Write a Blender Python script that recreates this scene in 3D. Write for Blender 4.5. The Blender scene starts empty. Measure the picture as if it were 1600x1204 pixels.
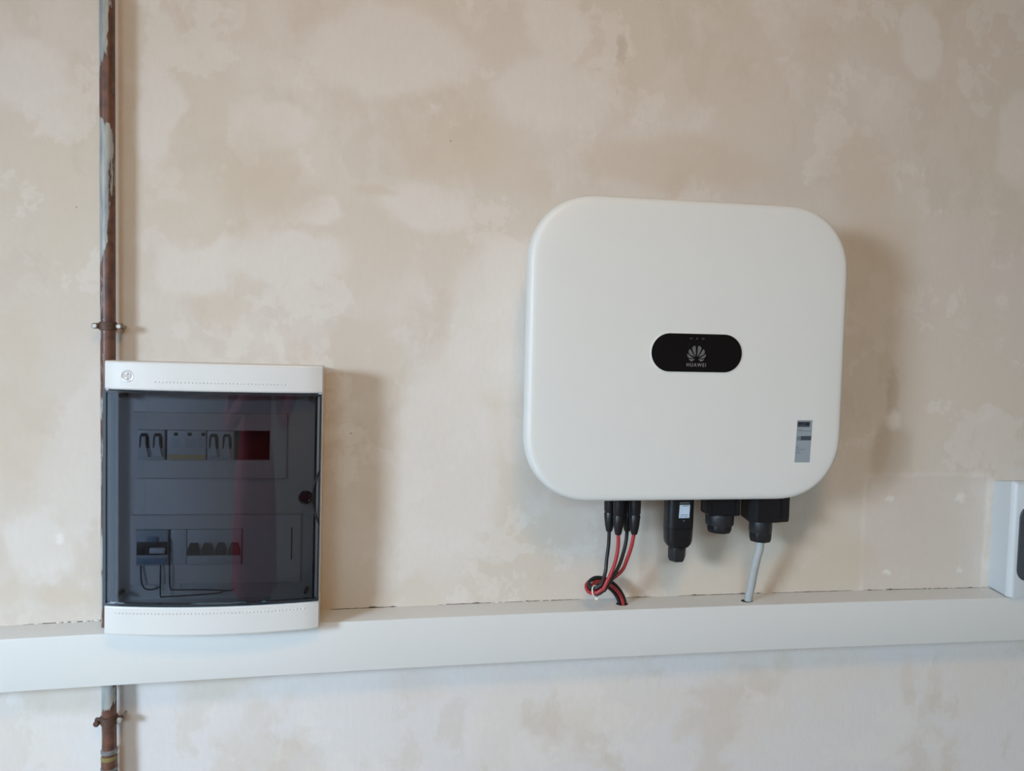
import bpy, bmesh, math, random
from mathutils import Vector, Matrix
random.seed(7)
S = bpy.context.scene
COL = S.collection

# ------------------------------------------------------------ camera
cam_d = bpy.data.cameras.new('camera'); cam = bpy.data.objects.new('camera', cam_d); COL.objects.link(cam)
cam_d.sensor_fit = 'HORIZONTAL'; cam_d.sensor_width = 36; cam_d.lens = 27.0; cam_d.clip_start = 0.02
R = ((0.98700, -0.01310, -0.16010), (-0.15910, 0.05730, -0.98560), (0.02210, 0.99830, 0.05450))
m = Matrix(R).to_4x4(); m.translation = (0, -1.29, 1.45)
cam.matrix_world = m
S.camera = cam
# ------------------------------------------------------------ world, lights, exposure
w = bpy.data.worlds.new('world'); S.world = w; w.use_nodes = True
w.node_tree.nodes['Background'].inputs[0].default_value = (0.75, 0.86, 1.0, 1)
w.node_tree.nodes['Background'].inputs[1].default_value = 0.3
def area(name, loc, direction, sx, sy, power, color):
    l = bpy.data.lights.new(name, 'AREA'); l.shape = 'RECTANGLE'; l.size = sx; l.size_y = sy
    l.energy = power; l.color = color
    o = bpy.data.objects.new(name, l); COL.objects.link(o); o.location = loc
    o.rotation_euler = Vector(direction).to_track_quat('-Z', 'Y').to_euler()
    return o
# blue skylight through the window and the glazed door of the left wall, an added unseen fill behind the camera, warm ceiling lamp
o = area('window_daylight', (-2.36, -2.15, 1.72), (1, 0.4, -1.0), 0.66, 0.78, 88, (0.632, 0.808, 0.995)); o.data.spread = math.radians(120)
area('glazed_door_daylight', (-2.36, -2.24, 0.68), (1, 0, 0), 0.82, 1.26, 7.0, (0.60, 0.80, 1.0))
o = area('added_back_fill', (-0.5, -3.52, 2.16), (0.1, 1, -0.8), 1.6, 0.5, 21, (0.58, 0.84, 1.0)); o.data.spread = math.radians(110)  # unseen fill added behind the camera, brightens the equipment from the front
area('ceiling_lamp_light', (0.1, -1.55, 2.52), (0, 0.5, -1), 0.3, 0.3, 8.6, (1.0, 0.50, 0.10))
S.view_settings.view_transform = 'Standard'; S.view_settings.look = 'None'
S.view_settings.gamma = 1.0; S.view_settings.use_curve_mapping = False
S.view_settings.exposure = 0.0

# ------------------------------------------------------------ materials
MATS = {}
def mat(name, col, rough=0.5, metal=0.0, spec=0.5, coat=0.0, var=0.04, vscale=30, bump=0.0, bscale=200):
    M = bpy.data.materials.new(name); M.use_nodes = True; nt = M.node_tree
    b = nt.nodes['Principled BSDF']
    b.inputs['Roughness'].default_value = rough; b.inputs['Metallic'].default_value = metal
    b.inputs['Specular IOR Level'].default_value = spec; b.inputs['Coat Weight'].default_value = coat
    tc = nt.nodes.new('ShaderNodeTexCoord'); n = nt.nodes.new('ShaderNodeTexNoise')
    n.inputs['Scale'].default_value = vscale; n.inputs['Detail'].default_value = 3
    nt.links.new(tc.outputs['Object'], n.inputs['Vector'])
    r = nt.nodes.new('ShaderNodeMapRange'); r.inputs[3].default_value = 1 - var; r.inputs[4].default_value = 1 + var
    nt.links.new(n.outputs['Fac'], r.inputs[0])
    mx = nt.nodes.new('ShaderNodeVectorMath'); mx.operation = 'SCALE'; mx.inputs[0].default_value = col
    nt.links.new(r.outputs[0], mx.inputs['Scale']); nt.links.new(mx.outputs[0], b.inputs['Base Color'])
    if bump:
        n2 = nt.nodes.new('ShaderNodeTexNoise'); n2.inputs['Scale'].default_value = bscale
        nt.links.new(tc.outputs['Object'], n2.inputs['Vector'])
        bp = nt.nodes.new('ShaderNodeBump'); bp.inputs['Strength'].default_value = bump; bp.inputs['Distance'].default_value = 0.002
        nt.links.new(n2.outputs['Fac'], bp.inputs['Height']); nt.links.new(bp.outputs[0], b.inputs['Normal'])
    MATS[name] = M
    return M
mat('inverter_white', (0.71, 0.728, 0.712), 0.42, var=0.01)
mat('panel_white', (0.70, 0.705, 0.69), 0.38, var=0.01)
mat('trunk_white', (0.69, 0.70, 0.685), 0.40, var=0.015, vscale=6)
mat('inner_white', (0.55, 0.55, 0.55), 0.5)
mat('box_grey', (0.60, 0.66, 0.70), 0.45, var=0.02)
mat('box_window', (0.05, 0.065, 0.08), 0.25)
mat('black_plastic', (0.006, 0.0065, 0.009), 0.40, spec=0.4)
mat('black_soft', (0.012, 0.0135, 0.018), 0.45)
mat('black_gloss', (0.003, 0.003, 0.004), 0.08, spec=0.35)
mat('edge_dark', (0.018, 0.024, 0.032), 0.12, coat=0.4)
mat('void', (0.006, 0.005, 0.006), 0.8)
mat('cable_black', (0.011, 0.0125, 0.016), 0.42)
mat('cable_red', (0.36, 0.028, 0.035), 0.4)
mat('cable_grey', (0.42, 0.45, 0.46), 0.45, var=0.08, vscale=120)
mat('tie_white', (0.8, 0.8, 0.78), 0.4)
mat('sticker_grey', (0.28, 0.33, 0.37), 0.35)
mat('sticker_white', (0.62, 0.70, 0.80), 0.4)
mat('print_dark', (0.05, 0.06, 0.085), 0.5)
mat('print_mid', (0.16, 0.19, 0.22), 0.5)
mat('print_light', (0.34, 0.39, 0.43), 0.5)
mat('logo_grey', (0.115, 0.115, 0.12), 0.45)
mat('logo_text', (0.22, 0.22, 0.23), 0.45)
mat('icon_grey', (0.035, 0.03, 0.034), 0.45)
mat('badge_silver', (0.82, 0.83, 0.84), 0.22, metal=0.35)
mat('badge_dent', (0.62, 0.65, 0.68), 0.3, metal=0.3)
mat('module_white', (0.46, 0.49, 0.52), 0.45)
mat('module_grey', (0.30, 0.35, 0.40), 0.45)
mat('module_blue', (0.13, 0.21, 0.30), 0.4)
mat('module_yellow', (0.50, 0.38, 0.20), 0.5)
mat('screw_steel', (0.42, 0.40, 0.36), 0.45, metal=0.8, var=0.35, vscale=250)
mat('rust', (0.10, 0.055, 0.04), 0.6, metal=0.3, var=0.5, vscale=150)
mat('yellow_tag', (0.22, 0.18, 0.06), 0.6, var=0.4, vscale=180)
mat('solder_grey', (0.24, 0.25, 0.26), 0.45, metal=0.5, var=0.4, vscale=160)
mat('dirt', (0.08, 0.065, 0.05), 0.9, var=0.4, vscale=200)
mat('room_paint', (0.66, 0.57, 0.475), 0.9, var=0.04, vscale=3)
mat('room_ceiling', (0.66, 0.60, 0.53), 0.9, var=0.03, vscale=3)
mat('room_floor', (0.36, 0.30, 0.24), 0.8, var=0.1, vscale=8)
mat('frame_white', (0.75, 0.75, 0.74), 0.4)

def smoked_material():
    M = bpy.data.materials.new('smoked_acrylic'); M.use_nodes = True; nt = M.node_tree
    for n in list(nt.nodes): nt.nodes.remove(n)
    out = nt.nodes.new('ShaderNodeOutputMaterial'); mx = nt.nodes.new('ShaderNodeMixShader')
    tr = nt.nodes.new('ShaderNodeBsdfTransparent'); gl = nt.nodes.new('ShaderNodeBsdfGlossy')
    fr = nt.nodes.new('ShaderNodeFresnel'); fr.inputs[0].default_value = 1.49
    tc = nt.nodes.new('ShaderNodeTexCoord'); n = nt.nodes.new('ShaderNodeTexNoise'); n.inputs['Scale'].default_value = 4
    nt.links.new(tc.outputs['Object'], n.inputs['Vector'])
    cr = nt.nodes.new('ShaderNodeValToRGB')
    cr.color_ramp.elements[0].color = (0.62, 0.635, 0.665, 1); cr.color_ramp.elements[1].color = (0.66, 0.675, 0.705, 1)
    nt.links.new(n.outputs['Fac'], cr.inputs[0]); nt.links.new(cr.outputs[0], tr.inputs[0])
    gl.inputs['Color'].default_value = (0.9, 0.93, 1, 1); gl.inputs['Roughness'].default_value = 0.03
    nt.links.new(fr.outputs[0], mx.inputs[0]); nt.links.new(tr.outputs[0], mx.inputs[1]); nt.links.new(gl.outputs[0], mx.inputs[2])
    nt.links.new(mx.outputs[0], out.inputs[0]); MATS['smoked'] = M
smoked_material()
def glass_pane():
    M = bpy.data.materials.new('window_glass'); M.use_nodes = True; nt = M.node_tree
    b = nt.nodes['Principled BSDF']; b.inputs['Base Color'].default_value = (0.9, 0.95, 1, 1)
    b.inputs['Transmission Weight'].default_value = 1; b.inputs['Roughness'].default_value = 0.02; MATS['glass'] = M
glass_pane()

class NT:
    """small node-graph helper"""
    def __init__(s, nt): s.nt = nt
    def node(s, t, **k):
        n = s.nt.nodes.new(t)
        for a, v in k.items(): setattr(n, a, v)
        return n
    def link(s, a, b): s.nt.links.new(a, b)
    def val(s, inp, v):
        if hasattr(v, 'is_output') or isinstance(v, bpy.types.NodeSocket): s.link(v, inp)
        else: inp.default_value = v
    def vm(s, op, a, b=None):
        n = s.node('ShaderNodeVectorMath', operation=op); s.val(n.inputs[0], a)
        if b is not None: s.val(n.inputs[1], b)
        return n.outputs['Value'] if op in ('LENGTH', 'DOT_PRODUCT') else n.outputs[0]
    def m(s, op, a, b=0.0):
        n = s.node('ShaderNodeMath', operation=op); s.val(n.inputs[0], a); s.val(n.inputs[1], b); return n.outputs[0]
    def ramp(s, v, lo, hi, a=0.0, b=1.0):
        n = s.node('ShaderNodeMapRange', interpolation_type='SMOOTHSTEP'); s.val(n.inputs[0], v)
        for i, x in enumerate((lo, hi, a, b)): n.inputs[i + 1].default_value = x
        return n.outputs[0]
    def noise(s, vec, scale, detail=3, rough=0.5, dist=0.0, out='Fac'):
        n = s.node('ShaderNodeTexNoise'); s.link(vec, n.inputs['Vector'])
        n.inputs['Scale'].default_value = scale; n.inputs['Detail'].default_value = detail
        n.inputs['Roughness'].default_value = rough; n.inputs['Distortion'].default_value = dist
        return n.outputs[out]
    def mix(s, f, a, b):
        n = s.node('ShaderNodeMix', data_type='RGBA'); s.val(n.inputs[0], f)
        for i, v in ((6, a), (7, b)):
            if isinstance(v, tuple): n.inputs[i].default_value = v + (1,) if len(v) == 3 else v
            else: s.link(v, n.inputs[i])
        return n.outputs[2]

def plaster_material():
    M = bpy.data.materials.new('plaster'); M.use_nodes = True; nt = M.node_tree; g = NT(nt)
    b = nt.nodes['Principled BSDF']; b.inputs['Roughness'].default_value = 0.85
    b.inputs['Specular IOR Level'].default_value = 0.25
    p = g.node('ShaderNodeTexCoord').outputs['Object']
    warp = g.vm('SCALE', g.vm('SUBTRACT', g.noise(p, 9, 4, 0.6, out='Color'), (0.5, 0.5, 0.5)))
    warp.node.inputs['Scale'].default_value = 0.085
    pw = g.vm('ADD', p, warp)
    col = g.mix(g.ramp(g.noise(p, 1.6, 3), 0.35, 0.65), (0.655, 0.592, 0.505), (0.66, 0.605, 0.545))
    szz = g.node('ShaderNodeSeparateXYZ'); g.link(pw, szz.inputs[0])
    col = g.mix(g.ramp(szz.outputs[2], 0.99, 0.93, 0, 0.85), col, (0.715, 0.70, 0.70))   # paler, greyer tone low on the wall
    col = g.mix(g.m('MULTIPLY', g.ramp(g.noise(pw, 3.2, 4, 0.55), 0.50, 0.62), 0.6), col, (0.71, 0.662, 0.605))
    col = g.mix(g.m('MULTIPLY', g.ramp(g.noise(g.vm('ADD', pw, (3.1, 7.7, 1.3)), 4.1, 4, 0.6), 0.55, 0.66), 0.45), col, (0.62, 0.545, 0.455))
    col = g.mix(g.m('MULTIPLY', g.ramp(g.noise(g.vm('ADD', pw, (9.1, 2.7, 5.3)), 11, 4, 0.6), 0.57, 0.66), 0.35), col, (0.74, 0.695, 0.655))
    q5 = g.noise(g.vm('ADD', pw, (1.7, 4.2, 8.8)), 5.5, 5, 0.62)
    col = g.mix(g.ramp(q5, 0.555, 0.585, 0, 0.38), col, (0.765, 0.73, 0.68))
    q6 = g.noise(g.vm('ADD', g.vm('MULTIPLY', pw, (1, 1, 0.6)), (6.7, 1.2, 3.8)), 8, 5, 0.62)
    col = g.mix(g.ramp(q6, 0.57, 0.635, 0, 0.30), col, (0.585, 0.51, 0.425))
    fine = g.vm('SCALE', g.vm('SUBTRACT', g.noise(p, 60, 4, 0.65, out='Color'), (0.5, 0.5, 0.5)))
    fine.node.inputs['Scale'].default_value = 0.028
    ps = g.vm('ADD', p, fine)
    LIGHT = (0.735, 0.695, 0.648); TAN = (0.61, 0.525, 0.42); DARK = (0.48, 0.405, 0.32); WHITE = (0.84, 0.82, 0.79)
    blobs = []
    for q in ((-0.192, 1.784, .069, .035), (-.36, 1.792, .028, .083), (-.106, 1.657, .036, .023), (.058, 1.675, .074, .047),
              (-.308, 1.547, .053, .045), (-.171, 1.582, .111, .046), (-.547, 1.846, .054, .057), (-.002, 1.919, .135, .071),
              (.196, 1.489, .10, .129), (.102, 1.241, .087, .19), (.272, 1.983, .055, .062), (1.156, 1.849, .041, .082),
              (.948, 2.007, .039, .068), (-.537, 1.12, .046, .061), (.264, 1.867, .10, .063), (1.19, 1.16, .03, .09)):
        blobs.append(q + (LIGHT, 0.70, 0.22))
    for q in ((-.172, 1.684, .07, .04), (-.264, 1.492, .044, .025), (.115, 1.762, .086, .052), (-.211, 1.702, .059, .09),
              (-.571, 1.331, .055, .148), (-.576, 1.045, .02, .025), (-.5, 1.032, .047, .015), (.482, 1.768, .178, .044),
              (.845, 1.783, .076, .068), (.88, 1.601, .078, .138), (.805, 1.057, .104, .05), (-.279, .892, .05, .043),
              (-.502, .871, .057, .031), (-.025, 1.692, .031, .010)):
        blobs.append(q + (TAN, 0.5, 0.45))
    for q in ((.985, .828, .018, .048), (1.046, .800, .016, .042), (-.46, .845, .03, .02), (.05, .86, .05, .03), (.30, .79, .06, .03)):
        blobs.append(q + (TAN, 0.28, 0.5))
    for q in ((.386, 1.952, .009, .024), (.926, 1.262, .040, .060), (.925, 1.367, .012, .053)):
        blobs.append(q + (DARK, 0.5, 0.4))
    for q in ((.928, 1.323, .013, .017), (.929, 1.177, .007, .005), (1.076, 1.178, .010, .009), (.931, 1.038, .007, .005),
              (1.084, 1.037, .007, .006), (-.507, 1.129, .006, .006)):
        blobs.append(q + (WHITE, 0.6, 0.6))
    # old rectangular patch where a box once hung
    sx = g.node('ShaderNodeSeparateXYZ'); g.link(p, sx.inputs[0])
    ww = g.noise(p, 25, 3)
    dx = g.m('ABSOLUTE', g.m('SUBTRACT', sx.outputs[0], 1.006)); dz = g.m('ABSOLUTE', g.m('SUBTRACT', sx.outputs[2], 1.10))
    d = g.m('ADD', g.m('MAXIMUM', g.m('SUBTRACT', dx, 0.125), g.m('SUBTRACT', dz, 0.118)), g.m('MULTIPLY', g.m('SUBTRACT', ww, 0.5), 0.012))
    col = g.mix(g.ramp(d, 0.003, -0.003, 0, 0.55), col, (0.66, 0.60, 0.545))
    ring = g.m('MULTIPLY', g.ramp(d, -0.003, 0.002), g.ramp(d, 0.012, 0.004))
    col = g.mix(g.m('MULTIPLY', ring, 0.2), col, WHITE)
    for (cx, cz, rx, rz, c, st, soft) in blobs:
        small = rx < 0.016
        v = g.vm('MULTIPLY', g.vm('SUBTRACT', ps if small else pw, (cx, 0, cz)), (1 / rx, 0, 1 / rz))
        f = g.ramp(g.vm('LENGTH', v), 1 + soft, 1 - soft, 0, st)
        col = g.mix(f, col, c)
    # trowel grain and pin holes
    gr = g.noise(g.vm('MULTIPLY', p, (1, 1, 0.35)), 140, 4, 0.6)
    col = g.mix(g.ramp(gr, 0.3, 0.7, 0, 0.10), col, (0.55, 0.48, 0.41))
    vo = g.node('ShaderNodeTexVoronoi'); vo.inputs['Scale'].default_value = 9; g.link(p, vo.inputs['Vector'])
    col = g.mix(g.ramp(vo.outputs['Distance'], 0.022, 0.012, 0, 0.5), col, (0.2, 0.16, 0.12))
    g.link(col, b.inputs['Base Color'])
    bp = g.node('ShaderNodeBump'); bp.inputs['Strength'].default_value = 0.25; bp.inputs['Distance'].default_value = 0.0015
    h = g.m('ADD', g.noise(p, 40, 4, 0.6), g.m('MULTIPLY', g.noise(p, 7, 2), 2.0))
    g.link(h, bp.inputs['Height']); g.link(bp.outputs[0], b.inputs['Normal'])
    MATS['plaster'] = M
plaster_material()

def pipe_material():
    M = bpy.data.materials.new('worn_copper'); M.use_nodes = True; nt = M.node_tree; g = NT(nt)
    b = nt.nodes['Principled BSDF']
    p = g.node('ShaderNodeTexCoord').outputs['Object']
    sx = g.node('ShaderNodeSeparateXYZ'); g.link(p, sx.inputs[0])
    st = g.vm('MULTIPLY', p, (1, 1, 0.16))
    n = g.noise(st, 90, 5, 0.68)
    copper = g.mix(g.ramp(g.noise(p, 60, 4), 0.35, 0.7), (0.150, 0.066, 0.042), (0.075, 0.036, 0.027))
    # old grey paint still clings in patches along the pipe, mostly on one flank
    cr = g.node('ShaderNodeValToRGB'); el = cr.color_ramp.elements
    stops = [(0, .1), (.80, .1), (.860, .15), (.872, .80), (.90, .80), (1.0, .15), (1.40, .15), (1.55, .22), (1.62, .80), (1.755, .90), (1.78, .12), (1.845, .30), (1.87, .72), (2.2, .72)]
    el[0].position = 0; el[1].position = 1
    el[0].color = (.1, .1, .1, 1); el[1].color = (.72, .72, .72, 1)
    for z, v in stops[1:-1]:
        q = el.new(z / 2.2); q.color = (v, v, v, 1)
    g.link(g.m('DIVIDE', sx.outputs[2], 2.2), cr.inputs[0])
    e = g.m('ADD', g.m('ADD', g.m('MULTIPLY', sx.outputs[0], -48), g.m('MULTIPLY', n, 2.0)), g.m('MULTIPLY', cr.outputs[0], 1.3))
    pm = g.ramp(e, 1.58, 1.66)
    paint = g.mix(g.ramp(n, 0.35, 0.65), (0.24, 0.27, 0.28), (0.40, 0.41, 0.39))
    col = g.mix(pm, copper, paint)
    fl = g.ramp(g.noise(g.vm('ADD', p, (5, 5, 5)), 90, 2), 0.72, 0.74)
    col = g.mix(fl, col, (0.6, 0.58, 0.53))
    g.link(col, b.inputs['Base Color']); b.inputs['Roughness'].default_value = 0.42
    bp = g.node('ShaderNodeBump'); bp.inputs['Strength'].default_value = 0.6; bp.inputs['Distance'].default_value = 0.001
    g.link(g.m('ADD', pm, g.m('MULTIPLY', n, 0.4)), bp.inputs['Height']); g.link(bp.outputs[0], b.inputs['Normal'])
    MATS['pipe'] = M
pipe_material()

# ------------------------------------------------------------ mesh helpers (all in world metres)
ORI = {}
LEAN = None
def thing(name, label, cat, loc=(0, 0, 0), group=None):
    o = bpy.data.objects.new(name, None); COL.objects.link(o); o.location = loc; o.empty_display_size = 0.05
    o['label'] = label; o['category'] = cat
    if group: o['group'] = group
    ORI[o.name] = Vector(loc)
    return o
def part(name, bm, material, parent=None, smooth=40, label=None, kind=None):
    me = bpy.data.meshes.new(name)
    bmesh.ops.recalc_face_normals(bm, faces=bm.faces[:])
    off = ORI[parent.name] if parent else Vector((0, 0, 0))
    if LEAN: bmesh.ops.rotate(bm, verts=bm.verts[:], cent=LEAN[0], matrix=Matrix.Rotation(LEAN[1], 3, 'Y'))
    bmesh.ops.translate(bm, verts=bm.verts[:], vec=-off)
    bm.to_mesh(me); bm.free()
    if smooth:
        me.shade_smooth(); me.set_sharp_from_angle(angle=math.radians(smooth))
    me.materials.append(MATS[material])
    o = bpy.data.objects.new(name, me); COL.objects.link(o)
    if parent: o.parent = parent
    ORI[o.name] = off
    if label: o['label'] = label
    if kind: o['kind'] = kind
    return o
def tag(o, label, cat, group=None):
    o['label'] = label; o['category'] = cat
    if group: o['group'] = group
    return o
def box(x0, x1, y0, y1, z0, z1, bev=0.0, seg=2, bm=None):
    b = bmesh.new()
    vs = [b.verts.new((x, y, z)) for x in (x0, x1) for y in (y0, y1) for z in (z0, z1)]
    for f in ((0, 1, 3, 2), (4, 6, 7, 5), (0, 4, 5, 1), (2, 3, 7, 6), (0, 2, 6, 4), (1, 5, 7, 3)):
        b.faces.new([vs[i] for i in f])
    if bev: bmesh.ops.bevel(b, geom=b.edges[:], offset=bev, segments=seg, profile=0.5, affect='EDGES')
    if bm is None: return b
    join(bm, b); return bm
def join(dst, src):
    me = bpy.data.meshes.new('tmp'); src.to_mesh(me); src.free(); dst.from_mesh(me); bpy.data.meshes.remove(me)
    return dst
def loft(rings, cap0=True, cap1=True, closed=True, bm=None):
    b = bm or bmesh.new()
    rv = [[b.verts.new(p) for p in r] for r in rings]
    n = len(rv[0])
    for a, c in zip(rv, rv[1:]):
        for i in range(n if closed else n - 1):
            j = (i + 1) % n
            b.faces.new((a[i], a[j], c[j], c[i]))
    if cap0: b.faces.new(rv[0])
    if cap1: b.faces.new(rv[-1])
    return b
def outline(cx, cz, w, h, r, n=14, e=2.0):
    """rounded rectangle in the wall plane, exponent e shapes the corners"""
    pts = []
    r = min(r, w / 2 - 1e-6, h / 2 - 1e-6)
    for k, (sx, sz) in enumerate(((1, 1), (-1, 1), (-1, -1), (1, -1))):
        for i in range(n + 1):
            a = math.pi / 2 * i / n
            if k % 2: a = math.pi / 2 - a
            ca, sa = abs(math.cos(a)) ** (2 / e), abs(math.sin(a)) ** (2 / e)
            pts.append((cx + sx * (w / 2 - r + r * ca), cz + sz * (h / 2 - r + r * sa)))
    return pts
def ring(y, *a, **k): return [(x, y, z) for x, z in outline(*a, **k)]
def slab(cx, cz, w, h, r, y0, y1, bev=0.0, n=8):
    rs = [ring(y0, cx, cz, w, h, r, n=n)]
    if bev:
        s = 1 if y1 > y0 else -1
        for t in (0, 0.35, 0.7, 1.0):
            o = bev * (1 - math.cos(t * math.pi / 2)); d = bev * math.sin(t * math.pi / 2)
            rs.append(ring(y1 - s * bev + s * d, cx, cz, w - 2 * o, h - 2 * o, max(r - o, 1e-4), n=n))
    else: rs.append(ring(y1, cx, cz, w, h, r, n=n))
    return loft(rs)
def lathe(cx, cy, prof, n=24, bm=None, flats=0):
    """revolve (radius, z) about a vertical axis"""
    rs = []
    for r, z in prof:
        rr = []
        for i in range(n):
            a = 2 * math.pi * i / n
            k = 1.0
            if flats:
                s = math.pi / flats; k = math.cos(s) / math.cos((a % (2 * s)) - s) * 1.06
            rr.append((cx + r * k * math.cos(a), cy + r * k * math.sin(a), z))
        rs.append(rr)
    return loft(rs, bm=bm)
def lathe_y(cx, cz, prof, n=24, bm=None):
    """revolve (radius, y) about an axis square to the wall"""
    return loft([[(cx + r * math.cos(2 * math.pi * i / n), y, cz + r * math.sin(2 * math.pi * i / n)) for i in range(n)] for r, y in prof], bm=bm)
def spline(pts, k=6):
    P = [Vector(p) for p in pts]; P = [P[0] * 2 - P[1]] + P + [P[-1] * 2 - P[-2]]
    out = []
    for i in range(1, len(P) - 2):
        a, b, c, d = P[i - 1:i + 3]
        for j in range(k):
            t = j / k
            out.append(0.5 * ((2 * b) + (c - a) * t + (2 * a - 5 * b + 4 * c - d) * t * t + (3 * b - a - 3 * c + d) * t ** 3))
    out.append(P[-2]); return out
def tube(pts, r, n=12, k=6, bm=None):
    ps = spline(pts, k) if k else [Vector(p) for p in pts]
    rs = []; up = Vector((0, 1, 0))
    for i, p in enumerate(ps):
        t = (ps[min(i + 1, len(ps) - 1)] - ps[max(i - 1, 0)]).normalized()
        u = (up - t * up.dot(t))
        if u.length < 1e-4: u = Vector((1, 0, 0)) - t * t.x
        u.normalize(); v = t.cross(u); up = u
        rr = r(i / (len(ps) - 1)) if callable(r) else r
        rs.append([tuple(p + rr * (math.cos(2 * math.pi * q / n) * u + math.sin(2 * math.pi * q / n) * v)) for q in range(n)])
    return loft(rs, bm=bm)
def plate(poly, y0, y1, bm=None):
    return loft([[(x, y0, z) for x, z in poly], [(x, y1, z) for x, z in poly]], bm=bm)
def text_bm(body, size, cx, cz, y, width=None, depth=0.0003, bold=0.0):
    cu = bpy.data.curves.new('t', 'FONT'); cu.body = body; cu.size = size; cu.align_x = 'CENTER'; cu.align_y = 'CENTER'
    cu.extrude = depth / 2; cu.space_character = 1.3; cu.offset = bold; cu.resolution_u = 3
    o = bpy.data.objects.new('t', cu); COL.objects.link(o)
    dg = bpy.context.evaluated_depsgraph_get(); me = bpy.data.meshes.new_from_object(o.evaluated_get(dg))
    b = bmesh.new(); b.from_mesh(me)
    bpy.data.objects.remove(o); bpy.data.curves.remove(cu); bpy.data.meshes.remove(me)
    xs = [v.co.x for v in b.verts]; s = width / (max(xs) - min(xs)) if width else 1
    for v in b.verts: v.co = Vector((cx + v.co.x * s, y - v.co.z, cz + v.co.y))
    return b

# ------------------------------------------------------------ room shell
def struct(name, bm, material, parent=None, label=None):
    o = part(name, bm, material, parent, smooth=0)
    if not parent: o['kind'] = 'structure'; o['label'] = label; o['category'] = name.split('_')[0]
    return o
X0, X1, Y0, ZC = -2.4, 2.6, -3.6, 2.6
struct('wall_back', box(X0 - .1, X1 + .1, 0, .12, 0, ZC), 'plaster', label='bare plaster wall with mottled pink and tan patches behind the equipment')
struct('floor', box(X0 - .1, X1 + .1, Y0 - .1, .12, -.1, 0), 'room_floor', label='concrete floor of the room below the wall')
struct('ceiling', box(X0 - .1, X1 + .1, Y0 - .1, .12, ZC, ZC + .1), 'room_ceiling', label='plain plaster ceiling over the room')
struct('wall_right', box(X1, X1 + .1, Y0, 0, 0, ZC), 'room_paint', label='plain side wall opposite the window')
struct('wall_front', box(X0 - .1, X1 + .1, Y0 - .1, Y0, 0, ZC), 'room_paint', label='plain wall facing the equipment')
wy0, wy1, wz0, wz1 = -2.70, -1.78, 0.02, 2.13
bm = box(X0 - .1, X0, Y0, wy0, 0, ZC); box(X0 - .1, X0, wy1, 0, 0, ZC, bm=bm)
box(X0 - .1, X0, wy0, wy1, 0, wz0, bm=bm); box(X0 - .1, X0, wy0, wy1, wz1, ZC, bm=bm)
struct('wall_left', bm, 'room_paint', label='plain side wall with the window opening')
bm = box(X0 - .09, X0 - .03, wy0, wy0 + .04, wz0, wz1); box(X0 - .09, X0 - .03, wy1 - .04, wy1, wz0, wz1, bm=bm)
box(X0 - .09, X0 - .03, wy0 + .04, wy1 - .04, wz0, wz0 + .04, bm=bm); box(X0 - .09, X0 - .03, wy0 + .04, wy1 - .04, wz1 - .04, wz1, bm=bm)
win = struct('window_1', bm, 'frame_white', label='tall white framed window reaching down to the floor in the side wall')
struct('pane', box(X0 - .07, X0 - .064, wy0 + .04, wy1 - .04, wz0 + .04, wz1 - .04), 'glass', win)

# ------------------------------------------------------------ inverter
IX, IZ, IW, IH = 0.4692, 1.4432, 0.5240, 0.4725
inv = thing('solar_inverter', 'large white rounded solar inverter with a black oval display, mounted on plaster wall', 'inverter', (IX, 0, IZ - IH / 2))
part('mounting_bracket', box(IX - .16, IX + .16, -.022, 0, IZ - .10, IZ + .16, .003), 'screw_steel', inv)
def irings(spec):
    return [ring(y, IX, IZ, IW - 2 * o, IH - 2 * o, max(.108 - o, .03), n=18, e=2.15) for o, y in spec]
part('rear_housing', loft(irings([(.052, -.018), (.046, -.021), (.040, -.06), (.034, -.104)])), 'inverter_white', inv)
fc = part('front_cover', loft(irings([(.034, -.102), (.016, -.112), (.0070, -.1185), (.0020, -.1235), (.0004, -.1270), (.0, -.1300), (.0003, -.1370), (.0014, -.142),
                                (.0028, -.1465), (.0052, -.1492), (.009, -.1504), (.014, -.1509), (.05, -.1512)])), 'inverter_white', inv, smooth=60)
DX, DZ, DW, DH = 0.4762, 1.4417, 0.1485, 0.0595
rim = part('display_rim', slab(DX, DZ, DW + .004, DH + .004, .0318, -.150, -.1520, .0006, n=14), 'inverter_white', inv)
disp = part('display_panel', slab(DX, DZ, DW, DH, .0297, -.150, -.1526, .0004, n=14), 'black_gloss', inv, smooth=8, label='glossy black oval display window')
pet = [[(20, 50), (30, 300), (65, 322), (105, 300), (125, 260), (115, 220), (75, 130)],
       [(50, 38), (110, 130), (180, 240), (212, 200), (220, 150), (190, 105), (130, 70)],
       [(75, 5), (150, 48), (248, 115), (252, 75), (232, 32), (195, 3)],
       [(50, -18), (208, -20), (180, -58), (130, -80), (80, -55)]]
u = 6.1e-5; LX, LZ = 0.4752, 1.4333
for q in pet:
    for s in (1, -1):
        part('logo_petal', plate([(LX + s * x * u, LZ + z * u) for x, z in q], -.1524, -.1529), 'logo_grey', disp, smooth=0)
part('lettering', text_bm('HUAWEI', .0080, LX, 1.4228, -.1529, .0315, .0006), 'logo_text', disp, smooth=0)
for i, x in enumerate((-.0098, 0, .0098)):
    zz = 1.4640
    if i == 1: bm = plate([(LX + x - .0015, zz + .002), (LX + x + .0025, zz), (LX + x - .0015, zz - .002)], -.1524, -.1529)
    else: bm = slab(LX + x, zz, .0048, .0026, .0008, -.1524, -.1529, n=3)
    part('indicator_icon', bm, 'icon_grey', disp, smooth=0)
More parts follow.
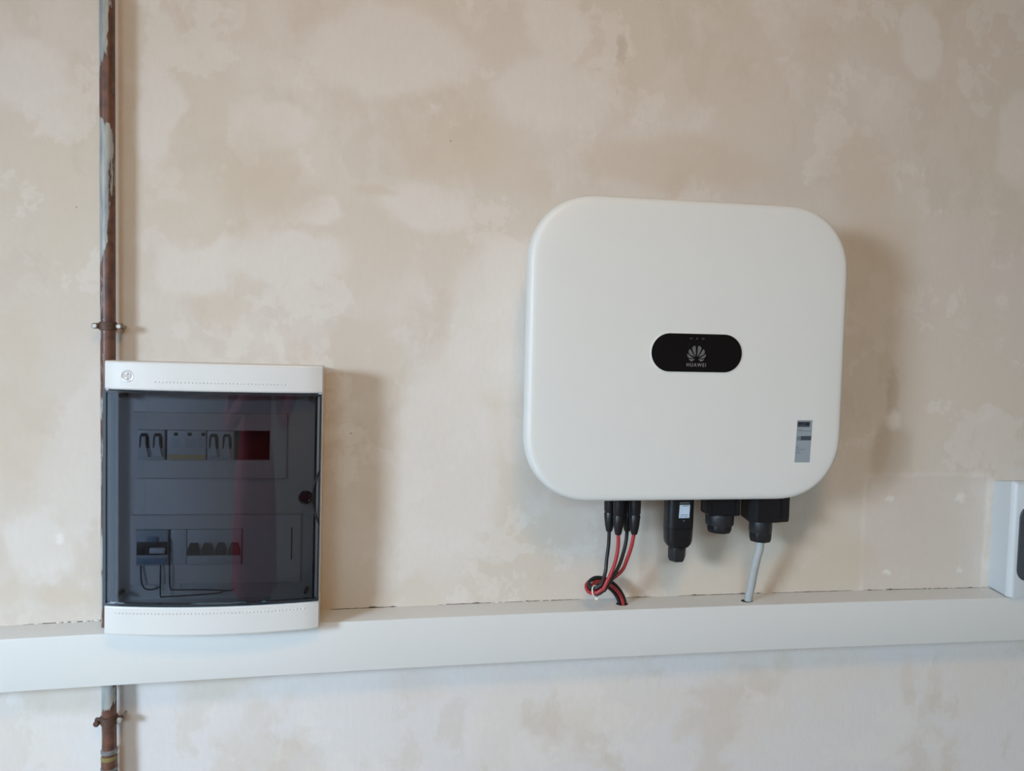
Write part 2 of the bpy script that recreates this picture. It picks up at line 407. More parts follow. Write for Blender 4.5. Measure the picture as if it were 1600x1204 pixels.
# rating sticker, slightly slanted
sk = part('rating_sticker', plate([(.6480, 1.2693), (.6742, 1.2693), (.6764, 1.3375), (.6502, 1.3375)], -.150, -.1515), 'sticker_grey', inv, smooth=0, label='silver grey rating sticker with small print')
def onst(u0, u1, v0, v1, material, name='print_block'):
    def q(a, v): return (.6480 + .0262 * a + .0022 * v, 1.2693 + .0682 * v)
    part(name, plate([q(u0, v0), q(u1, v0), q(u1, v1), q(u0, v1)], -.1514, -.1517), material, sk, smooth=0)
onst(.02, .84, .84, .965, 'print_dark')
for v in (.90, .93): onst(.08, .42, v - .006, v + .006, 'print_mid', 'print_line')
for v in (.895, .925): onst(.52, .78, v - .01, v + .008, 'print_mid', 'print_line')
for v, a in ((.775, .45), (.745, .98)): onst(.05, a, v - .006, v + .006, 'print_mid', 'print_line')
onst(.05, .28, .52, .62, 'print_mid'); onst(.30, .99, .525, .625, 'print_dark')
for v, a in ((.37, .2), (.34, .2), (.305, .62), (.255, .25), (.22, .35)): onst(.06, a, v - .006, v + .006, 'print_mid', 'print_line')

# ------------------------------------------------------------ solar cables with plug connectors
# the four cables run side by side through one small loop: strands set round a common centre line
BUNDLE = spline([(0.3556, -0.086, 1.054), (0.3458, -0.083, 1.0458), (0.3388, -0.073, 1.0438), (0.3388, -0.060, 1.0483), (0.3509, -0.048, 1.0518),
                 (0.3695, -0.038, 1.0471), (0.3873, -0.033, 1.036), (0.3997, -0.031, 1.0215), (0.4059, -0.031, 1.0067), (0.4079, -0.031, 0.985)], 12)
def strand(a0, rad=.0052, twist=.4):
    f = Vector((0, -1, 0)); out = []; n = len(BUNDLE)
    for i, c in enumerate(BUNDLE):
        t = (BUNDLE[min(i + 1, n - 1)] - BUNDLE[max(i - 1, 0)]).normalized()
        f = (f - t * f.dot(t)).normalized(); a = a0 + twist * i / (n - 1)
        out.append(c + rad * (math.cos(a) * f + math.sin(a) * t.cross(f)))
    return out[::4]
def pv(label, material, cx, cy, ztop, zend, guide, a0):
    t = thing('solar_cable', label, 'cable', (cx, cy, zend))
    part('connector', lathe(cx, cy, [(.0080, 1.243), (.0094, ztop), (.0096, 1.192), (.0094, 1.178), (.0086, 1.1765), (.0086, 1.1745), (.0094, 1.173), (.0076, zend + .012), (.0056, zend + .002), (.0046, zend)], 20), 'black_plastic', t, label='black plug connector')
    part('sheath', tube([(cx, cy, zend + .003)] + guide + strand(a0), .0031, 12, 6), material, t)
pv('black solar cable whose plug is farthest from the wireless dongle', 'cable_black', .3659, -.075, 1.215, 1.143, [(0.3656, -0.075, 1.1213), (0.3627, -0.076, 1.0958), (0.3603, -0.079, 1.0763)], math.pi / 2)
pv('red solar cable between the two black solar cables', 'cable_red', .3745, -.097, 1.218, 1.143, [(0.375, -0.0975, 1.1271), (0.3724, -0.0975, 1.1049), (0.3673, -0.095, 1.0842)], 0)
pv('black solar cable squeezed between the two red solar cables', 'cable_black', .3967, -.075, 1.215, 1.143, [(0.3946, -0.077, 1.1256), (0.3881, -0.082, 1.1045), (0.3786, -0.0865, 1.0835)], -math.pi / 2)
pv('red solar cable whose plug is beside the wireless dongle', 'cable_red', .4017, -.097, 1.218, 1.143, [(0.3987, -0.095, 1.1238), (0.3941, -0.088, 1.0996), (0.3872, -0.0772, 1.0751)], math.pi)
tc_ = BUNDLE[15]; tt_ = (BUNDLE[17] - BUNDLE[13]).normalized(); tu = tt_.orthogonal().normalized(); tv = tt_.cross(tu)
ct = thing('cable_tie', 'thin white plastic cable tie around the red and black solar cables', 'cable tie', tuple(tc_))
part('loop', tube([tc_ + .0094 * (math.cos(2 * math.pi * i / 28) * tu + math.sin(2 * math.pi * i / 28) * tv) for i in range(29)], .0011, 8, 0), 'tie_white', ct)
hd = Vector((.35, -.55, -.75)); hd = (hd - tt_ * hd.dot(tt_)).normalized(); hc = tc_ + hd * .0112
part('lock_head', box(hc.x - .0023, hc.x + .0023, hc.y - .0025, hc.y + .0025, hc.z - .0023, hc.z + .0023, .0008), 'tie_white', ct)

# ------------------------------------------------------------ wireless dongle
dg_ = thing('wireless_dongle', 'long black wireless dongle with small white sticker hanging under the inverter', 'dongle', (.4855, -.075, 1.088))
YD = -.075
bm = loft([[(x, y, z) for x, y in outline(.4857, YD, wd, dp, r, n=6)] for z, wd, dp, r in
           ((1.243, .047, .034, .012), (1.150, .047, .034, .012), (1.1495, .0455, .0325, .012), (1.1485, .0455, .0325, .012), (1.148, .0468, .034, .012),
            (1.129, .0455, .033, .012), (1.122, .0425, .031, .011), (1.1165, .034, .028, .010), (1.116, .026, .024, .010))])
part('body', bm, 'black_plastic', dg_)
part('collar', lathe(.4850, YD, [(.0125, 1.120), (.0125, 1.1165), (.0150, 1.116), (.0150, 1.1125), (.0135, 1.112)], 24), 'black_plastic', dg_)
part('gland_nut', lathe(.4850, YD, [(.0145, 1.1135), (.0150, 1.112), (.0147, 1.099), (.0128, 1.0930), (.0105, 1.0910)], 36, flats=6), 'black_soft', dg_, smooth=25)
YF = YD - .017
st = part('sticker', plate([(.4795, 1.1675), (.4975, 1.1675), (.4985, 1.1895), (.4805, 1.1895)], YF + .001, YF - .0004), 'sticker_white', dg_, smooth=0, label='small white printed sticker')
for z, a, b_ in ((1.1878, .4855, .4965), (1.1728, .4820, .4955), (1.1697, .4818, .4865), (1.1697, .4885, .4950)):
    part('print_line', plate([(a, z - .0005), (b_, z - .0005), (b_, z + .0005), (a, z + .0005)], YF - .0003, YF - .0006), 'print_mid', st, smooth=0)
part('lettering', text_bm('HUAWEI', .0045, .4890, 1.1925, YF - .0002, .0165, .0006), 'print_light', dg_, smooth=0)
part('indicator_light', lathe_y(.4885, 1.1628, [(.0014, YF + .001), (.0014, YF - .0005), (.0008, YF - .0009)], 12), 'logo_grey', dg_)

# ------------------------------------------------------------ blind communication plug
cp = thing('communication_plug', 'short black plug with an empty threaded gland under the inverter', 'connector', (.5600, -.075, 1.139))
bm = loft([ring(y, .5575, 1.2065, .0530, .073, r, n=5) for y, r in ((-.060, .004), (-.092, .004), (-.094, .003))])
part('housing', bm, 'black_plastic', cp)
part('latch', box(.5300, .5350, -.0965, -.070, 1.176, 1.243, .001), 'black_plastic', cp)
part('latch', box(.5785, .5855, -.0965, -.066, 1.1705, 1.243, .0015), 'black_plastic', cp)
part('collar', lathe(.5590, YD, [(.018, 1.174), (.0195, 1.172), (.0235, 1.171), (.0240, 1.168), (.0236, 1.154), (.0225, 1.152), (.020, 1.1515)], 30), 'black_soft', cp)
part('gland_nut', lathe(.5590, YD, [(.0200, 1.153), (.0204, 1.151), (.0200, 1.144), (.0180, 1.1395), (.013, 1.1395)], 36, flats=8), 'black_plastic', cp, smooth=25)

# ------------------------------------------------------------ mains connector with grey cable
ac = thing('mains_connector', 'large square black mains connector with a thick grey cable into the trunking', 'connector', (.6340, -.075, 1.115))
bm = loft([[(x, -.075 + y, z) for x, y in ((.6060, .02), (.6060, -.012), (.6150, -.026), (.6480, -.026), (.6745, -.020), (.6765, .02))] for z in (1.243, 1.165)] +
          [[(x, -.075 + y, z) for x, y, z in ((.6070, .02, 1.162), (.6070, -.012, 1.158), (.6155, -.026, 1.1600), (.6480, -.0255, 1.159), (.6738, -.0195, 1.159), (.6755, .02, 1.162))]])
part('housing', bm, 'black_plastic', ac, smooth=20)
part('rib', box(.6575, .6595, -.1005, -.093, 1.166, 1.243, .0005), 'black_plastic', ac)
part('collar', lathe(.6340, YD, [(.0170, 1.163), (.0185, 1.160), (.0192, 1.158), (.0190, 1.139), (.0178, 1.137)], 30), 'black_soft', ac)
part('gland_nut', lathe(.6340, YD, [(.0180, 1.1385), (.0184, 1.136), (.0180, 1.127), (.0165, 1.1225), (.0090, 1.1215)], 36, flats=8), 'black_plastic', ac, smooth=25)
part('grey_cable', tube([(0.6346, -.075, 1.128), (0.6346, -0.075, 1.1203), (0.6345, -0.073, 1.1064), (0.633, -0.069, 1.0909), (0.6333, -0.059, 1.0632), (0.635, -0.048, 1.0341), (0.6357, -0.038, 1.0073), (0.6357, -0.034, .985)], .0068, 16, 6), 'cable_grey', ac, label='thick light grey cable')

# ------------------------------------------------------------ cable trunking (a hollow channel, slightly bowed)
def ztop(x): return 1.0014 + .011 * x - .0094 * x * x
tk = thing('cable_trunking', 'long white plastic cable trunking running across the wall', 'trunking', (.3, 0, .92))
TH, TD, tt = .0815, .060, .002
xs = [-1.15 + .1 * i for i in range(29)]
prof = [(0, 0), (-TD + .0015, 0), (-TD + .0004, -.0004), (-TD, -.0015), (-TD, -TH + .0015), (-TD + .0004, -TH + .0004), (-TD + .0015, -TH), (0, -TH),
        (0, -TH + tt), (-TD + tt, -TH + tt), (-TD + tt, -tt), (0, -tt)]
part('channel', loft([[(x, y, ztop(x) + z) for y, z in prof] for x in xs]), 'trunk_white', tk, smooth=50)
for x, y, rx, ry in ((.4060, -.031, .0105, .0090), (.6330, -.038, .0105, .0080)):
    part('cable_hole', loft([[(x + s * rx * math.cos(a), y + s * ry * math.sin(a), ztop(x) + z) for a in [2 * math.pi * i / 20 for i in range(20)]] for s, z in ((1, -.001), (1, .0003))]), 'void', tk)
# broken plaster along the joint between trunking and wall
rnd = random.Random(3)
for a, b_ in ((-.56, -.41), (-.09, .02), (.09, .20), (.205, .34), (.42, .47), (.52, .68), (.70, .86), (.885, 1.145)):
    gap = bmesh.new(); n = max(4, int((b_ - a) / .006)); up = []; dn = []
    for i in range(n + 1):
        x = a + (b_ - a) * i / n; e = .15 + .85 * max(0.0, math.sin(math.pi * i / n)) ** .5
        h = e * rnd.uniform(.0002, .0011) + (.0012 if rnd.random() < .05 else 0)
        up.append((x, ztop(x) + h)); dn.append((x, ztop(x) - .0002))
    loft([[(x0, 0, z0), (x0, -.0007, z0), (x0, -.0007, z1), (x0, 0, z1)] for (x0, z0), (_, z1) in zip(dn, up)], bm=gap)
    part('joint_crack', gap, 'dirt', tk, smooth=0, label='dark ragged crack along the top edge')
part('joint_crack', plate([(-.449, ztop(-.44) - .0002), (-.437, ztop(-.44) - .0002), (-.437, ztop(-.44) + .0085), (-.441, ztop(-.44) + .0065), (-.444, ztop(-.44) + .0030)], 0, -.0010), 'void', tk, smooth=0)
crumbs = bmesh.new()
for i in range(34):
    x = rnd.choice([rnd.uniform(.9, 1.14), rnd.uniform(.1, .3), rnd.uniform(-.55, -.42)])
    s = rnd.uniform(.001, .0028)
    b = bmesh.new(); bmesh.ops.create_icosphere(b, subdivisions=1, radius=s)
    for v in b.verts: v.co = Vector((x + v.co.x * 1.6, -.001 + v.co.y * .5, ztop(x) + .0008 + v.co.z * .6 + rnd.uniform(-.0003, .0003)))
    join(crumbs, b)
part('plaster_crumbs', crumbs, 'plaster', tk, kind='stuff')

# ------------------------------------------------------------ distribution board with smoked door
PL, PR, PB, PT = -.4092, -.1000, 1.0040, 1.4110
DB, DT = 1.0490, 1.3680
PC = (PL + PR) / 2; PW = PR - PL
db = thing('distribution_board', 'white wall-mounted distribution board with a smoked transparent door', 'fuse box', (PC, 0, PB))
LEAN = ((PC, 0, PB + .15), .0085)   # the box hangs a touch out of plumb
def yf(x, base=.0925, bulge=.0155):
    t = (x - PC) / (PW / 2); return -(base + bulge * (1 - t * t))
part('back_box', box(PL + .006, PR - .005, -.062, 0, PB + .004, PT - .004, .002), 'panel_white', db)
def cover(name, z0, z1, x0, x1, material, base=.0925, bulge=.0155, depth=.055, bev=.003, n=24, thick=None):
    """a lid whose front bulges outward across its width"""
    rs = []
    for i in range(n + 1):
        x = x0 + (x1 - x0) * i / n
        e = min(i, n - i); o = bev if e == 0 else 0
        y = yf(x, base, bulge) + o; yb = -depth if thick is None else yf(x, base, bulge) + thick
        rs.append([(x, yb, z0), (x, y + bev, z0), (x, y + bev * .3, z0 + bev * .3), (x, y, z0 + bev), (x, y, z1 - bev), (x, y + bev * .3, z1 - bev * .3), (x, y + bev, z1), (x, yb, z1)])
    return loft(rs)
up = part('upper_cover', cover('u', DT + .0008, PT, PL, PR, 'panel_white'), 'panel_white', db, smooth=20)
lo = part('lower_cover', cover('l', PB, DB - .0008, PL, PR, 'panel_white'), 'panel_white', db, smooth=20)
part('side_rail', box(PL + .0012, PL + .0050, -.0890, -.05, DB - .002, DT + .002, .0005), 'panel_white', db)
part('side_rail', box(PR - .006, PR - .0008, -.088, -.05, DB - .002, DT + .002, .0005), 'panel_white', db)
def dots(z, x0, x1, parent, step=.0052):
    b = bmesh.new(); x = x0
    while x < x1:
        y = yf(x); lathe_y(x, z, [(.0013, y + .001), (.0013, y - .0003), (.0007, y - .0009)], 8, bm=b); x += step
    part('knockout_dots', b, 'panel_white', parent, kind='stuff')
dots(1.3820, -.336, -.150, up); dots(1.0380, -.392, -.120, lo)
bx_, bz_ = -.3755, 1.3895; by = yf(bx_)
bd = part('round_badge', lathe_y(bx_, bz_, [(.0088, by + .002), (.0088, by - .0012), (.0080, by - .0018), (.0070, by - .0016), (.0066, by - .0010), (.0, by - .0008)][:-1], 28), 'badge_silver', up, label='small round silver badge')
for dz_ in (.0032, -.0036):
    part('badge_mark', lathe_y(bx_ - .0008, bz_ + dz_, [(.0021, by - .0005), (.0021, by - .0014), (.0016, by - .0017)], 14), 'badge_dent', up)
part('badge_mark', slab(bx_ + .0042, bz_, .0013, .009, .0006, by - .0005, by - .0013, n=3), 'badge_dent', up)
# smoked door: curved shell with returned edges
dn_, bev = 32, .004
door_b = bmesh.new()
def door_grid(off, inset):
    rows = []
    for i in range(dn_ + 1):
        x = PL - .001 + inset + (PW + .0005 - 2 * inset) * i / dn_
        rows.append(x)
    return rows
rs = []
xs_ = [PL - .001 + (PW + .001) * i / dn_ for i in range(dn_ + 1)]
for i, x in enumerate(xs_):
    e = .0012 if i in (0, dn_) else 0
    y = yf(x, .0935) + e
    yb = y + .0028 if 0 < i < dn_ else y + .012
    rs.append([(x, yb, DB + .0015), (x, y + .0015, DB), (x, y, DB + .002), (x, y, DT - .002), (x, y + .0015, DT), (x, yb, DT - .0015)])
door = part('smoked_door', loft(rs), 'smoked', db, smooth=20, label='smoked transparent door')
kx, kz = -.1215, 1.2105; ky = yf(kx, .0935)
part('door_knob', lathe_y(kx, kz, [(.0100, ky + .004), (.0100, ky - .003), (.0092, ky - .0042), (.0070, ky - .0045), (.0066, ky - .0035)], 24), 'black_gloss', door)
arc = []
for i in range(17):
    t = -1 + i / 8; x = PR - .0012 - .0105 * (1 - abs(t) ** 1.7); arc.append((x, yf(x, .0935) - .0003, kz + .041 * t))
part('finger_groove', tube(arc, .0015, 8, 2), 'void', door)
for x, z in ((PL + .022, DT - .008), (PR - .018, DT - .008), (PL + .018, DB + .013), (PR - .020, DB + .012)):
    y = yf(x) + .006
    part('corner_screw', lathe_y(x, z, [(.0030, -.066), (.0030, y), (.0022, y - .001)], 12), 'black_soft', db)
# dark moulded edges of the door
def strip(x0, x1, z0, z1, n, dy=.0006, back=.007):
    rs = []
    for i in range(n + 1):
        x = x0 + (x1 - x0) * i / n; y = yf(x, .0935)
        rs.append([(x, y + back, z0), (x, y - dy, z0), (x, y - dy, z1), (x, y + back, z1)])
    return loft(rs)
part('door_edge', strip(PL - .0015, PL + .0030, DB, DT, 2, back=.03), 'edge_dark', door)
part('door_edge', strip(PR - .0026, PR - .0004, DB, DT, 2, back=.012), 'edge_dark', door)
part('door_edge', strip(PL, PR - .001, DT - .0028, DT, 24), 'edge_dark', door)
part('door_edge', strip(PL, PR - .001, DB, DB + .0040, 24), 'edge_dark', door)
# inner cover plate with two raised device rows
part('inner_plate', box(PL + .006, PR - .006, -.0665, -.060, DB - .001, DT + .001, .0008), 'inner_white', db)
def frame(x0, x1, z0, z1, a0, a1, c0, c1):
    b = box(x0, a0, -.076, -.066, z0, z1); box(a1, x1, -.076, -.066, z0, z1, bm=b)
    box(a0, a1, -.076, -.066, z0, c0, bm=b); box(a0, a1, -.076, -.066, c1, z1, bm=b)
    part('device_row_frame', b, 'inner_white', db, smooth=0)
    part('row_opening', box(a0, a1, -.0672, -.0664, c0, c1), 'void', db, smooth=0)
frame(-.3765, -.1530, 1.2360, 1.3345, -.3680, -.1780, 1.2635, 1.3090)
frame(-.3775, -.1300, 1.0740, 1.1790, -.3700, -.2160, 1.1030, 1.1580)
part('vent_slot', box(-.1442, -.1424, -.0768, -.0755, 1.1095, 1.1590), 'void', db, smooth=0)

# ------------------------------------------------------------ modules behind the door
def breaker(label, x0, x1, z0, z1, poles, group=None):
    t = thing('circuit_breaker', label, 'circuit breaker', ((x0 + x1) / 2, -.068, z0), group)
    part('body', box(x0, x1, -.080, -.0665, z0, z1, .0008), 'module_white', t)
    h = z1 - z0; pw = (x1 - x0) / poles
    for i in range(poles):
        c = x0 + pw * (i + .5); w_ = pw * .36
        part('recess', plate([(c - w_, z0 + h * .40), (c + w_, z0 + h * .40), (c + w_ * .95, z0 + h * .78), (c + w_ * .6, z0 + h * .90), (c - w_ * .6, z0 + h * .90), (c - w_ * .95, z0 + h * .78)], -.0795, -.0806), 'black_soft', t, smooth=0)
        part('toggle', plate([(c - w_ * 1.05, z0 + h * .12), (c + w_ * 1.05, z0 + h * .12), (c + w_ * .45, z0 + h * .52), (c + w_ * .35, z0 + h * .80), (c - w_ * .35, z0 + h * .80), (c - w_ * .45, z0 + h * .52)], -.0800, -.0850), 'module_white', t, smooth=0)
    return t
breaker('two-pole circuit breaker in the upper row, farthest from the empty dark slot', -.3672, -.3290, 1.2640, 1.3085, 2)
sp = thing('surge_protector', 'three-module surge protector with yellow strip between two circuit breakers', 'surge protector', (-.2975, -.068, 1.2640))
part('body', box(-.3255, -.2700, -.080, -.0665, 1.2640, 1.3085, .0008), 'module_white', sp)
for i in range(3):
    x = -.3130 + .0195 * i
    part('status_window', slab(x, 1.3030, .0056, .0048, .0006, -.0795, -.0806, n=3), 'black_soft', sp, smooth=0)
    for z in (1.2955, 1.2925, 1.2895, 1.2865, 1.2835):
        part('print_line', box(x - .0065, x + .0065, -.0803, -.0798, z - .0005, z + .0005), 'module_grey', sp, smooth=0)
part('yellow_strip', box(-.3245, -.2710, -.0806, -.079, 1.2650, 1.2720), 'module_yellow', sp, smooth=0)
breaker('two-pole circuit breaker in the upper row, right beside the empty dark slot', -.2685, -.2300, 1.2640, 1.3085, 2)
rc = thing('residual_current_breaker', 'blue-grey residual current device with thin dark strands in the lower row', 'circuit breaker', (-.346, -.068, 1.1035))
part('body', box(-.3690, -.3230, -.080, -.0665, 1.1035, 1.1575, .0008), 'module_grey', rc)
part('dark_panel', box(-.3675, -.3240, -.0808, -.079, 1.1200, 1.1400, .0003), 'black_soft', rc)
part('test_button', box(-.3520, -.3380, -.0835, -.079, 1.1400, 1.1480, .0008), 'module_blue', rc)
part('toggle', box(-.3480, -.3260, -.0870, -.079, 1.1235, 1.1320, .0012), 'module_white', rc)
part('blue_band', box(-.3670, -.3250, -.0812, -.079, 1.1060, 1.1150, .0003), 'module_blue', rc)
for p in ([(-.3210, -.079, 1.1440), (-.3205, -.081, 1.1350), (-.3205, -.081, 1.0850), (-.3190, -.081, 1.0690), (-.3140, -.081, 1.0665), (-.2700, -.079, 1.0650), (-.2360, -.076, 1.0620), (-.2300, -.0650, 1.0612)],
          [(-.3340, -.079, 1.1050), (-.3335, -.081, 1.0930), (-.3335, -.081, 1.0650), (-.3325, -.081, 1.0565), (-.3250, -.081, 1.0560), (-.2540, -.076, 1.0582), (-.2480, -.0650, 1.0585)],
          [(-.3620, -.079, 1.1050), (-.3600, -.082, 1.0800), (-.3540, -.082, 1.0690), (-.3440, -.078, 1.0670), (-.3390, -.0650, 1.0668)]):
    part('dark_strand', tube(p, .0010, 8, 5), 'cable_black', rc)  # thin dark strands looping below the device
part('body', box(-.3200, -.2975, -.078, -.0665, 1.1035, 1.1575, .0005), 'module_white', tag(thing('blanking_module', 'plain pale blanking module between the devices of the lower row', 'blanking module', (-.309, -.068, 1.1035)), 'plain pale blanking module between the devices of the lower row', 'blanking module'))
fb = thing('circuit_breaker', 'wide four-pole circuit breaker with dark toggles in the lower row', 'circuit breaker', (-.258, -.068, 1.1035))
part('body', box(-.2960, -.2170, -.080, -.0665, 1.1035, 1.1575, .0008), 'module_white', fb)
part('lower_step', box(-.2955, -.2175, -.0835, -.079, 1.1045, 1.1190, .0008), 'module_white', fb)
for i in range(4):
    c = -.2860 + .0197 * i
    part('toggle', plate([(c - .0085, 1.1200), (c + .0085, 1.1200), (c + .0080, 1.1290), (c + .0045, 1.1380), (c - .0045, 1.1380), (c - .0080, 1.1290)], -.079, -.0860), 'black_soft', fb, smooth=0)

LEAN = None
# ------------------------------------------------------------ copper pipe and its clips
pp = thing('copper_pipe', 'worn brown copper pipe with flaking grey paint running up the wall', 'pipe', (-.4255, -.024, 0))
def pxz(z): return -.4255 + .0035 * (z - 1.2)
body = lathe(0, 0, [(.0108, .0 + .09 * i) for i in range(30)], 20)
bmesh.ops.translate(body, verts=body.verts[:], vec=(-.4255, -.024, 0))
for v in body.verts: v.co.x += .0035 * (v.co.z - 1.2)
part('tube', body, 'pipe', pp)
def pring(name, z0, z1, r, material, label=None):
    x = pxz((z0 + z1) / 2); h = z1 - z0
    part(name, lathe(x, -.024, [(.0106, z0), (r, z0 + h * .2), (r, z1 - h * .2), (.0106, z1)], 20), material, pp, label=label)
pring('solder_joint', .7895, .7975, .0123, 'solder_grey'); pring('coupling_sleeve', .740, .7895, .0118, 'pipe')
pring('yellow_tape', .7790, .7865, .0121, 'yellow_tag', 'faded yellow tape mark'); pring('solder_joint', .7620, .7680, .0126, 'solder_grey')
def clip(label, z, tilt, screw='screw_steel'):
    x = pxz(z)
    t = thing('pipe_clip', label, 'pipe clip', (x, 0, z))
    part('band', lathe(x, -.024, [(.0109, z - .0065), (.0124, z - .006), (.0124, z + .006), (.0109, z + .0065)], 20), 'rust', t)
    for s in (-1, 1):
        dz_ = tilt if s < 0 else 0
        b = bmesh.new(); box(min(s * .0105, s * .0205), max(s * .0105, s * .0205), -.0275, -.0205, -.0045, .0045, .0008, bm=b)
        bmesh.ops.translate(b, verts=b.verts[:], vec=(x, 0, z + dz_ * .4))
        part('ear', b, 'rust', t)
        yf_ = -.0275
        part('screw', lathe_y(x + s * .0172, z + dz_, [(.0022, 0), (.0022, yf_ + .002), (.0046, yf_), (.0046, yf_ - .0028), (.0030, yf_ - .0042)], 14), screw if s < 0 else 'screw_steel', t)
clip('rusty pipe clip with two steel screws above the fuse box', 1.4630, 0)
clip('rusty pipe clip with a bent ear below the white trunking', .8440, -.004, 'rust')

# ------------------------------------------------------------ small enclosure standing on the trunking
en = thing('small_enclosure', 'pale blue-grey plastic enclosure with a dark window standing on the white trunking', 'enclosure', (1.25, 0, 1.003))
EB = 1.0035
def erect(y, l, r, t): return [(x, y, z) for x, z in outline((l + r) / 2, (EB + t) / 2, r - l, t - EB, .003, n=3)]
part('body', loft([erect(0, 1.147, 1.353, 1.2095), erect(-.058, 1.1335, 1.3665, 1.2185)]), 'box_grey', en)
part('front_frame', loft([erect(-.057, 1.1325, 1.3675, 1.2195), erect(-.062, 1.1330, 1.3670, 1.2190), erect(-.0665, 1.1365, 1.3635, 1.2160), erect(-.068, 1.1385, 1.3615, 1.2140)]), 'box_grey', en)
part('dark_window', slab(1.2500, 1.1050, .213, .140, .022, -.067, -.0705, .0015), 'box_window', en)

# ------------------------------------------------------------ the photographer, mirrored in the smoked door
mat('coat_red', (0.42, 0.018, 0.03), 0.7, var=0.12, vscale=25)
mat('skin', (0.50, 0.31, 0.23), 0.55, var=0.05)
mat('trousers', (0.02, 0.022, 0.03), 0.8)
mat('hair', (0.025, 0.017, 0.012), 0.6)
def skin_body():
    J = {}; E = []
    def j(n, x, y, z, rx, ry=None, to=None):
        J[n] = (x, y, z, rx, ry or rx)
        if to: E.append((to, n))
    j('pelvis', -.20, -1.80, .93, .165, .12); j('waist', -.20, -1.80, 1.10, .150, .105, 'pelvis'); j('chest', -.20, -1.79, 1.29, .165, .115, 'waist')
    j('collar', -.20, -1.79, 1.43, .09, .08, 'chest'); j('neck', -.20, -1.78, 1.505, .054, .054, 'collar'); j('jaw', -.20, -1.755, 1.575, .064, .078, 'neck')
    j('brow', -.20, -1.765, 1.65, .074, .092, 'jaw'); j('crown', -.20, -1.775, 1.71, .058, .072, 'brow')
    for s_, t in ((-1, 'l'), (1, 'r')):
        j('shoulder' + t, -.20 + s_ * .185, -1.79, 1.40, .064, .064, 'collar'); j('elbow' + t, -.20 + s_ * .245, -1.66, 1.15, .047, .047, 'shoulder' + t)
        wx = (-.145, .145)[s_ > 0]; px = (-.098, .098)[s_ > 0]
        j('forearm' + t, (-.20 + s_ * .245 + wx) / 2, -1.55, 1.24, .042, .042, 'elbow' + t); j('wrist' + t, wx, -1.425, 1.345, .027, .027, 'forearm' + t)
        j('palm' + t, px, -1.368, 1.395, .024, .030, 'wrist' + t)
        for k, (dz, L) in enumerate(((.030, .040), (.012, .046), (-.006, .042), (-.022, .033))):
            kx = px - s_ * .004
            j(f'k{k}' + t, kx + s_ * .004, -1.345 + .004 * k, 1.420 + dz, .0095, .0095, 'palm' + t)
            j(f'm{k}' + t, kx - s_ * .002, -1.320 + .003 * k, 1.424 + dz, .0085, .0085, f'k{k}' + t)
            j(f't{k}' + t, kx - s_ * L * .55, -1.3150, 1.426 + dz, .0075, .0075, f'm{k}' + t)
        j('th' + t, px - s_ * .020, -1.356, 1.412, .0105, .0105, 'palm' + t); j('tt' + t, px - s_ * .048, -1.3395, 1.434, .0085, .0085, 'th' + t)
        j('hip' + t, -.20 + s_ * .095, -1.80, .84, .098, .10, 'pelvis'); j('knee' + t, -.20 + s_ * .10, -1.785, .48, .062, .062, 'hip' + t)
        j('calf' + t, -.20 + s_ * .10, -1.81, .32, .056, .056, 'knee' + t); j('ankle' + t, -.20 + s_ * .10, -1.81, .09, .040, .040, 'calf' + t)
        j('ball' + t, -.20 + s_ * .115, -1.67, .040, .042, .034, 'ankle' + t); j('toe' + t, -.20 + s_ * .12, -1.60, .034, .034, .026, 'ball' + t)
    ks = list(J); me = bpy.data.meshes.new('person')
    me.from_pydata([J[k][:3] for k in ks], [(ks.index(a), ks.index(b)) for a, b in E], [])
    o = bpy.data.objects.new('tmp_body', me); COL.objects.link(o)
    o.modifiers.new('skin', 'SKIN').use_smooth_shade = True
    for i, k in enumerate(ks):
        v = me.skin_vertices[0].data[i]; v.radius = J[k][3:]; v.use_root = k == 'pelvis'
    sb = o.modifiers.new('sub', 'SUBSURF'); sb.levels = 2; sb.render_levels = 2
    out = bpy.data.meshes.new_from_object(o.evaluated_get(bpy.context.evaluated_depsgraph_get()))
    bpy.data.objects.remove(o); bpy.data.meshes.remove(me)
    return out
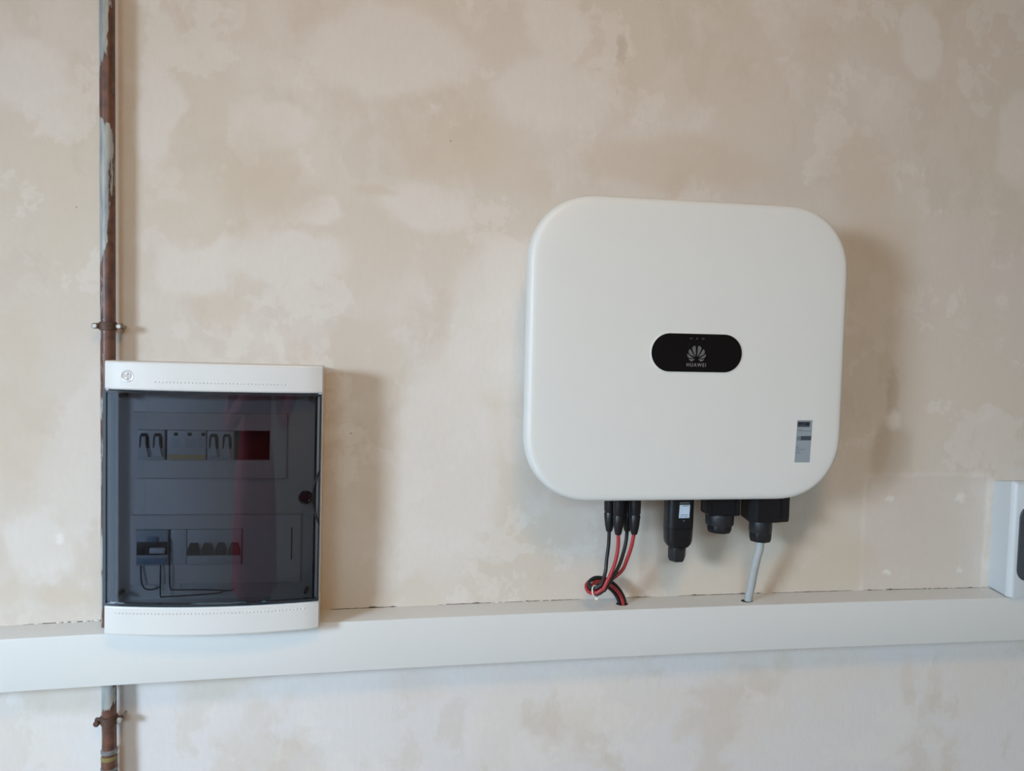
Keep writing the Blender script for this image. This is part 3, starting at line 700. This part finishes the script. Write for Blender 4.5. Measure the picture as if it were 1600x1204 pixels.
try:
    me = skin_body(); me.name = 'person'
    for q in ('coat_red', 'skin', 'trousers'): me.materials.append(MATS[q])
    for p in me.polygons:
        c = p.center; p.use_smooth = True
        p.material_index = 1 if (c.z > 1.50 or (c.y > -1.435 and c.z > 1.25)) else (2 if c.z < .80 else 0)
    pe = bpy.data.objects.new('person', me); COL.objects.link(pe)
    tag(pe, 'person in a long red coat and dark trousers holding up a phone', 'person')
    # skirt of the coat, hair, eyes
    rs = []
    for z, rx, ry in ((1.12, .120, .090), (1.06, .160, .120), (.97, .182, .140), (.85, .198, .155), (.70, .208, .165), (.55, .216, .172), (.545, .200, .158), (.85, .186, .144)):
        rs.append([(-.20 + rx * math.cos(2 * math.pi * i / 36) * (1 + .025 * math.sin(9 * 2 * math.pi * i / 36) * (1 if z < .9 else 0)), -1.80 + ry * math.sin(2 * math.pi * i / 36), z) for i in range(36)])
    ORI[pe.name] = Vector((0, 0, 0))
    part('coat_skirt', loft(rs, cap0=False, cap1=False), 'coat_red', pe, smooth=60)
    hr = bmesh.new(); bmesh.ops.create_uvsphere(hr, u_segments=24, v_segments=14, radius=1)
    bmesh.ops.delete(hr, geom=[v for v in hr.verts if v.co.z < .18 + .75 * v.co.y], context='VERTS')
    for v in hr.verts: v.co = Vector((-.20 + v.co.x * .086, -1.785 + v.co.y * .104, 1.672 + v.co.z * .098))
    part('hair', hr, 'hair', pe, smooth=60)
    for s_ in (-1, 1):
        ey = bmesh.new(); bmesh.ops.create_uvsphere(ey, u_segments=10, v_segments=8, radius=.010)
        bmesh.ops.translate(ey, verts=ey.verts[:], vec=(-.20 + s_ * .031, -1.684, 1.635)); part('eye', ey, 'hair', pe)
    def lump(name, c, r):
        q = bmesh.new(); bmesh.ops.create_uvsphere(q, u_segments=14, v_segments=10, radius=1)
        for v in q.verts: v.co = Vector((c[0] + v.co.x * r[0], c[1] + v.co.y * r[1], c[2] + v.co.z * r[2]))
        part(name, q, 'skin', pe)
    lump('nose', (-.20, -1.678, 1.612), (.013, .020, .024))
    for s_ in (-1, 1): lump('ear', (-.20 + s_ * .074, -1.768, 1.625), (.008, .016, .028))
    part('mouth', slab(-.20, 1.574, .046, .010, .004, -1.69, -1.678, n=4), 'coat_red', pe)
except Exception as ex:
    print('person skipped', ex)
ph = thing('mobile_phone', 'dark mobile phone held up by the person in the red coat', 'phone', (0, -1.325, 1.41))
part('body', slab(0, 1.4500, .162, .076, .010, -1.331, -1.3225, .002), 'black_plastic', ph)
part('screen', slab(0, 1.4500, .152, .068, .006, -1.330, -1.3318), 'black_gloss', ph)
part('camera_bump', slab(0, 1.4500, .024, .024, .006, -1.324, -1.3205, .001), 'black_gloss', ph)
